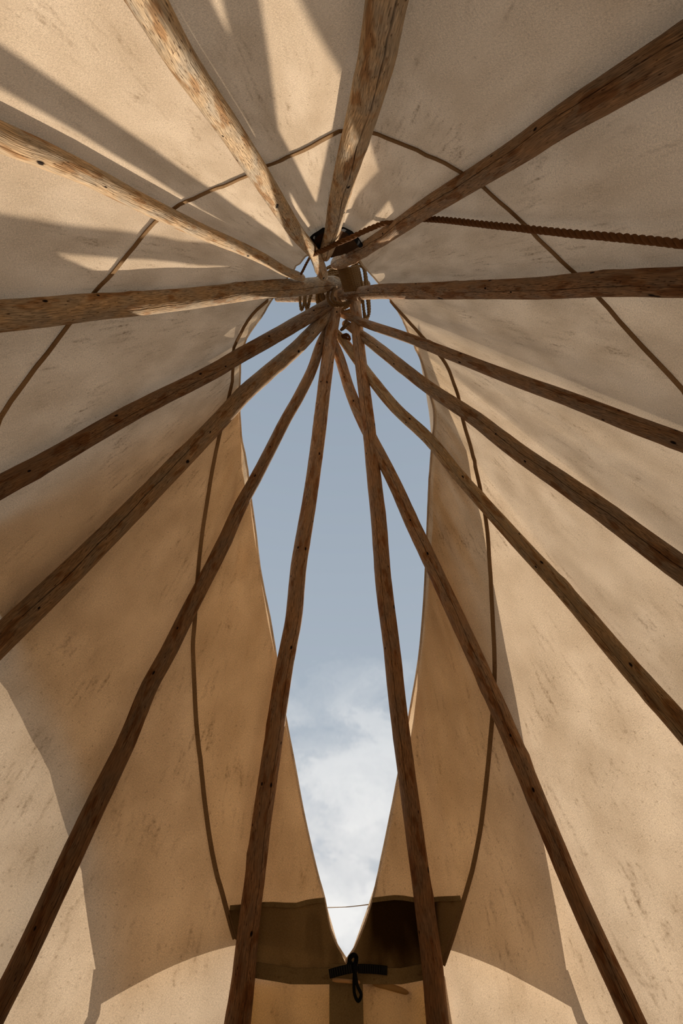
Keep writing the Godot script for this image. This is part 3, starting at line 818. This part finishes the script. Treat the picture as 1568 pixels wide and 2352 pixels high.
# ---------------------------------------------------------------- ropes
# one strand or a whole cord along a curve
func tube(st: SurfaceTool, pts: Array, radius: float, sides := 8, lumps := 0.0) -> void:
	var up := Vector3(0.31, 0.9, 0.3).normalized()
	var base := []
	for i in pts.size():
		var t: Vector3 = (pts[mini(i + 1, pts.size() - 1)] - pts[maxi(i - 1, 0)]).normalized()
		up = (up - t * up.dot(t)).normalized()
		var side := t.cross(up)
		var rr := radius * (1.0 + lumps * sin(i * 2.1))
		if i == 0 or i == pts.size() - 1:
			rr *= 0.6
		var ring := []
		for j in sides:
			var a := TAU * j / sides
			ring.append(pts[i] + (up * cos(a) + side * sin(a)) * rr)
		base.append(ring)
	for i in base.size() - 1:
		for j in sides:
			var k := (j + 1) % sides
			for v in [base[i][j], base[i][k], base[i + 1][j], base[i][k], base[i + 1][k], base[i + 1][j]]:
				st.add_vertex(v)
	for end in [[base[0], pts[0], 1], [base[base.size() - 1], pts[pts.size() - 1], -1]]:
		for j in sides:
			var k := (j + 1) % sides
			for v in ([end[1], end[0][k], end[0][j]] if end[2] == 1 else [end[1], end[0][j], end[0][k]]):
				st.add_vertex(v)


func curve_points(raw: Array, step: float) -> Array:
	var c := Curve3D.new()
	for i in raw.size():
		var d: Vector3 = (raw[mini(i + 1, raw.size() - 1)] - raw[maxi(i - 1, 0)]) / 6.0
		c.add_point(raw[i], -d, d)
	var n := maxi(2, int(c.get_baked_length() / step))
	var out := []
	for i in n + 1:
		out.append(c.sample_baked(c.get_baked_length() * i / n, true))
	return out


# three strands laid round each other
func laid_rope(raw: Array, radius: float, pitch: float) -> ArrayMesh:
	var pts := curve_points(raw, radius * 0.8)
	var st := SurfaceTool.new()
	st.begin(Mesh.PRIMITIVE_TRIANGLES)
	for strand in 3:
		var up := Vector3(0.2, 0.95, 0.1).normalized()
		var run := 0.0
		var line := []
		for i in pts.size():
			var t: Vector3 = (pts[mini(i + 1, pts.size() - 1)] - pts[maxi(i - 1, 0)]).normalized()
			up = (up - t * up.dot(t)).normalized()
			var a := TAU * (run / pitch + strand / 3.0)
			line.append(pts[i] + (up * cos(a) + t.cross(up) * sin(a)) * radius * 0.5)
			if i + 1 < pts.size():
				run += pts[i].distance_to(pts[i + 1])
		tube(st, line, radius * 0.56, 7)
	st.index()
	st.generate_normals()
	return st.commit()


func ropes() -> void:
	var a := obj("anchor_rope", laid_rope([Vector3(-0.158, 4.276, -0.592), Vector3(-0.128, 4.221, -0.573), Vector3(-0.085, 4.156, -0.546), Vector3(-0.022, 4.093, -0.507), Vector3(0.042, 4.068, -0.479), Vector3(0.143, 4.012, -0.427), Vector3(0.245, 3.930, -0.382), Vector3(0.382, 3.745, -0.351), Vector3(0.525, 3.502, -0.332), Vector3(0.633, 3.316, -0.318), Vector3(0.724, 3.156, -0.306), Vector3(0.834, 2.954, -0.287), Vector3(0.900, 2.813, -0.275), Vector3(0.961, 2.678, -0.264), Vector3(1.063, 2.546, -0.252), Vector3(1.150, 2.100, 0.350), Vector3(1.250, 1.000, 0.600), Vector3(1.300, 0.030, 0.700)], 0.0125, 0.075), M.rope, self)
	tag(a, "thick twisted brown rope running from the crossing behind a pole and along the shaded canvas", "rope")
	var lash := thing("lashing_rope", "hairy light brown rope wound and looped round the crossing of the poles", "rope", APEX)
	# turns round the bundle, each a loop of the one rope
	var r := RandomNumberGenerator.new()
	r.seed = 77
	for k in 12:
		var loop := []
		var tilt := r.randf_range(-0.25, 0.25)
		var lean := r.randf_range(-0.25, 0.25)
		var rad := r.randf_range(0.125, 0.165)
		var hgt := -0.12 + k * 0.024
		for i in 27:
			var w := TAU * i / 24.0 + k
			var rr := rad * (1.0 + 0.10 * sin(w * 2.0 + k))
			loop.append(APEX + Vector3(cos(w) * rr, hgt + tilt * cos(w) * rr + lean * sin(w) * rr, sin(w) * rr * 0.9))
		obj("rope_turn", laid_rope(loop, 0.0105, 0.055), M.hemp, lash)
	var hanging := [
		[Vector3(0.070, 4.919, -0.807), Vector3(0.107, 4.925, -0.777), Vector3(0.136, 4.904, -0.863), Vector3(0.149, 4.877, -0.965), Vector3(0.159, 4.853, -1.048), Vector3(0.177, 4.847, -1.098), Vector3(0.199, 4.886, -1.070), Vector3(0.189, 4.940, -0.954), Vector3(0.162, 4.996, -0.817), Vector3(0.115, 5.026, -0.783)],
		[Vector3(0.091, 4.961, -0.801), Vector3(0.153, 4.938, -0.804), Vector3(0.171, 4.890, -0.913), Vector3(0.187, 4.861, -1.017), Vector3(0.192, 4.860, -1.088), Vector3(0.171, 4.891, -1.127), Vector3(0.159, 4.939, -1.039)],
		[Vector3(-0.061, 4.936, -0.910), Vector3(-0.085, 4.880, -0.964), Vector3(-0.068, 4.849, -1.001), Vector3(-0.027, 4.844, -1.019), Vector3(0.026, 4.866, -1.017), Vector3(0.074, 4.908, -1.013)],
		[Vector3(-0.038, 4.933, -0.923), Vector3(-0.056, 4.869, -0.967), Vector3(-0.032, 4.841, -0.993), Vector3(0.014, 4.858, -1.007), Vector3(0.062, 4.910, -1.007)],
		[Vector3(-0.273, 5.021, -0.945), Vector3(-0.277, 4.960, -1.014), Vector3(-0.270, 4.944, -1.073), Vector3(-0.256, 4.992, -1.052), Vector3(-0.247, 5.054, -0.982)],
		[Vector3(-0.238, 5.020, -0.956), Vector3(-0.241, 4.964, -1.009), Vector3(-0.233, 4.948, -1.066), Vector3(-0.220, 4.998, -1.040), Vector3(-0.205, 5.055, -0.988)],
		[Vector3(-0.177, 5.026, -0.947), Vector3(-0.207, 4.968, -1.002), Vector3(-0.222, 4.962, -1.058), Vector3(-0.241, 5.003, -1.091)],
	]
	for h in hanging:
		obj("rope_loop", laid_rope(h, 0.0105, 0.055), M.hemp, lash)
	# the fan of turns seen between the two level poles
	for k in 13:
		var f := k / 12.0
		var p0: Vector3 = [Vector3(-0.013, 4.859, -0.803)][0]
		var p1: Vector3 = [Vector3(0.026, 4.831, -0.919)][0]
		var q0: Vector3 = [Vector3(0.117, 4.882, -0.783)][0]
		var q1: Vector3 = [Vector3(0.135, 4.850, -0.914)][0]
		var s0 := p0.lerp(p1, f)
		var s1 := q0.lerp(q1, f)
		var bulge := (Vector3(0, 1.35, 0) - s0).normalized() * 0.03
		obj("rope_turn", laid_rope([s0, s0.lerp(s1, 0.33) + bulge, s0.lerp(s1, 0.66) + bulge, s1], 0.0095, 0.05), M.hemp, lash)
	var knot := [Vector3(0.007, 4.862, -1.227), Vector3(0.044, 4.846, -1.210), Vector3(0.065, 4.836, -1.237), Vector3(0.041, 4.838, -1.262), Vector3(0.013, 4.863, -1.252), Vector3(0.034, 4.832, -1.220), Vector3(0.056, 4.831, -1.253)]
	obj("rope_end", laid_rope(knot, 0.010, 0.045), M.rope, lash)
	obj("rope_end", laid_rope([Vector3(0.041, 4.914, -1.133), Vector3(0.026, 4.865, -1.156), Vector3(0.004, 4.856, -1.183), Vector3(0.035, 4.852, -1.164), Vector3(0.056, 4.870, -1.140)], 0.009, 0.045), M.hemp, lash)
	var cord := obj("thin_cord", laid_rope([Vector3(-0.171, 4.500, -0.647), Vector3(-0.193, 4.472, -0.677), Vector3(-0.217, 4.461, -0.716), Vector3(-0.233, 4.466, -0.735), Vector3(-0.245, 4.496, -0.733)], 0.0075, 0.04), M.rope, self)
	tag(cord, "short dark cord tied round the tip of a pale pole at the canvas edge", "cord")


# ---------------------------------------------------------------- straps, tie, pin
func fastenings() -> void:
	var eye := Vector3(0, 1.35, 0)
	# black webbing tabs with rows of stitching, one on each front
	for tab in [[[Vector3(-0.060, 1.761, -2.690), Vector3(-0.014, 1.769, -2.681), Vector3(0.033, 1.776, -2.678)], "black stitched webbing tab on the front edge, tilted, left of the black bow"],
			[[Vector3(0.056, 1.781, -2.718), Vector3(0.115, 1.782, -2.734), Vector3(0.176, 1.778, -2.741)], "black stitched webbing tab on the front edge, lying level, right of the black bow"]]:
		var pts: Array = curve_points(tab[0], 0.012)
		var t := thing("webbing_tab", tab[1], "strap", tab[0][0], "black webbing tabs")
		var nrm := []
		for p in pts:
			nrm.append((eye - p).normalized())
		obj("webbing", ribbon(pts, nrm, 0.029, 0.004), M.black, t)
		var st := SurfaceTool.new()
		st.begin(Mesh.PRIMITIVE_TRIANGLES)
		var length: float = (pts[pts.size() - 1] - pts[0]).length()
		var rows := int(length / 0.0085)
		for k in range(1, rows):
			var f := float(k) / rows * (pts.size() - 1)
			var i := mini(int(f), pts.size() - 2)
			var c: Vector3 = pts[i].lerp(pts[i + 1], f - i)
			var along_it: Vector3 = (pts[i + 1] - pts[i]).normalized()
			var n: Vector3 = nrm[i]
			var side := along_it.cross(n).normalized()
			c += n * 0.0035
			tube(st, [c - side * 0.0125, c + side * 0.0125], 0.0010, 5)
		st.index()
		st.generate_normals()
		obj("stitching", st.commit(), M.thread, t)
	var bow := thing("tie_cord", "black tape tied in a bow that holds the two fronts together under the sky opening", "tie", [Vector3(0.050, 1.871, -3.258)][0])
	var d := 0.0
	obj("knot", lump([Vector3(0.042, 1.780, -2.691)][0], Vector3(0.014, 0.020, 0.013)), M.black, bow)
	obj("bow_loop", tie_tape([Vector3(0.038, 1.780, -2.691), Vector3(0.021, 1.799, -2.674), Vector3(0.033, 1.813, -2.664), Vector3(0.049, 1.809, -2.674), Vector3(0.044, 1.783, -2.691)], 0.017), M.black, bow)
	obj("bow_loop", tie_tape([Vector3(0.042, 1.776, -2.694), Vector3(0.039, 1.747, -2.713), Vector3(0.040, 1.709, -2.728), Vector3(0.054, 1.688, -2.733), Vector3(0.066, 1.705, -2.719), Vector3(0.051, 1.732, -2.711), Vector3(0.043, 1.772, -2.690)], 0.012), M.black, bow)
	obj("loose_end", tie_tape([Vector3(0.031, 1.786, -2.694), Vector3(0.017, 1.795, -2.685), Vector3(0.012, 1.788, -2.704)], 0.006), M.black, bow)
	# peeled stick that pins the two fronts, running out through the cloth on one side
	var pin := obj("lacing_pin", pin_mesh([Vector3(-0.048, 1.746, -2.709), Vector3(0.017, 1.743, -2.716), Vector3(0.059, 1.746, -2.757), Vector3(0.089, 1.751, -2.818), Vector3(0.286, 1.724, -2.842)]), M.pin, self)
	tag(pin, "short peeled stick pinned through the canvas fronts below the black tie", "pin")
	var line := SurfaceTool.new()
	line.begin(Mesh.PRIMITIVE_TRIANGLES)
	tube(line, curve_points([Vector3(-0.089, 1.976, -2.696), Vector3(0.022, 2.201, -3.652), Vector3(0.119, 1.986, -2.692)], 0.05), 0.0022, 6)
	line.index()
	line.generate_normals()
	var wire := obj("guy_line", line.commit(), M.hemp, self)
	tag(wire, "thin cord stretched across the foot of the sky opening between its two edges", "cord")


func lump(at: Vector3, r: Vector3) -> ArrayMesh:
	var st := SurfaceTool.new()
	st.begin(Mesh.PRIMITIVE_TRIANGLES)
	var rows := 10
	var cols := 14
	for i in rows + 1:
		for j in cols + 1:
			var a := PI * i / rows
			var b := TAU * j / cols
			var n := Vector3(sin(a) * cos(b), cos(a), sin(a) * sin(b))
			st.add_vertex(at + n * r * (1.0 + 0.12 * sin(b * 3.0 + a * 4.0) * sin(a)))
	for i in rows:
		for j in cols:
			var p := i * (cols + 1) + j
			var q := p + cols + 1
			for x in [p, p + 1, q, p + 1, q + 1, q]:
				st.add_index(x)
	st.generate_normals()
	return st.commit()


func tie_tape(raw: Array, width: float) -> ArrayMesh:
	var pts := curve_points(raw, 0.006)
	var eye := Vector3(0, 1.35, 0)
	var nrm := []
	for i in pts.size():
		var t: Vector3 = (pts[mini(i + 1, pts.size() - 1)] - pts[maxi(i - 1, 0)]).normalized()
		var n: Vector3 = (eye - pts[i]).normalized()
		nrm.append((n - t * n.dot(t)).normalized().rotated(t, 0.35))
	return ribbon(pts, nrm, width, 0.003)


func pin_mesh(raw: Array) -> ArrayMesh:
	var pts := curve_points(raw, 0.02)
	var st := SurfaceTool.new()
	st.begin(Mesh.PRIMITIVE_TRIANGLES)
	tube(st, pts, 0.0065, 10, 0.02)
	st.index()
	st.generate_normals()
	return st.commit()
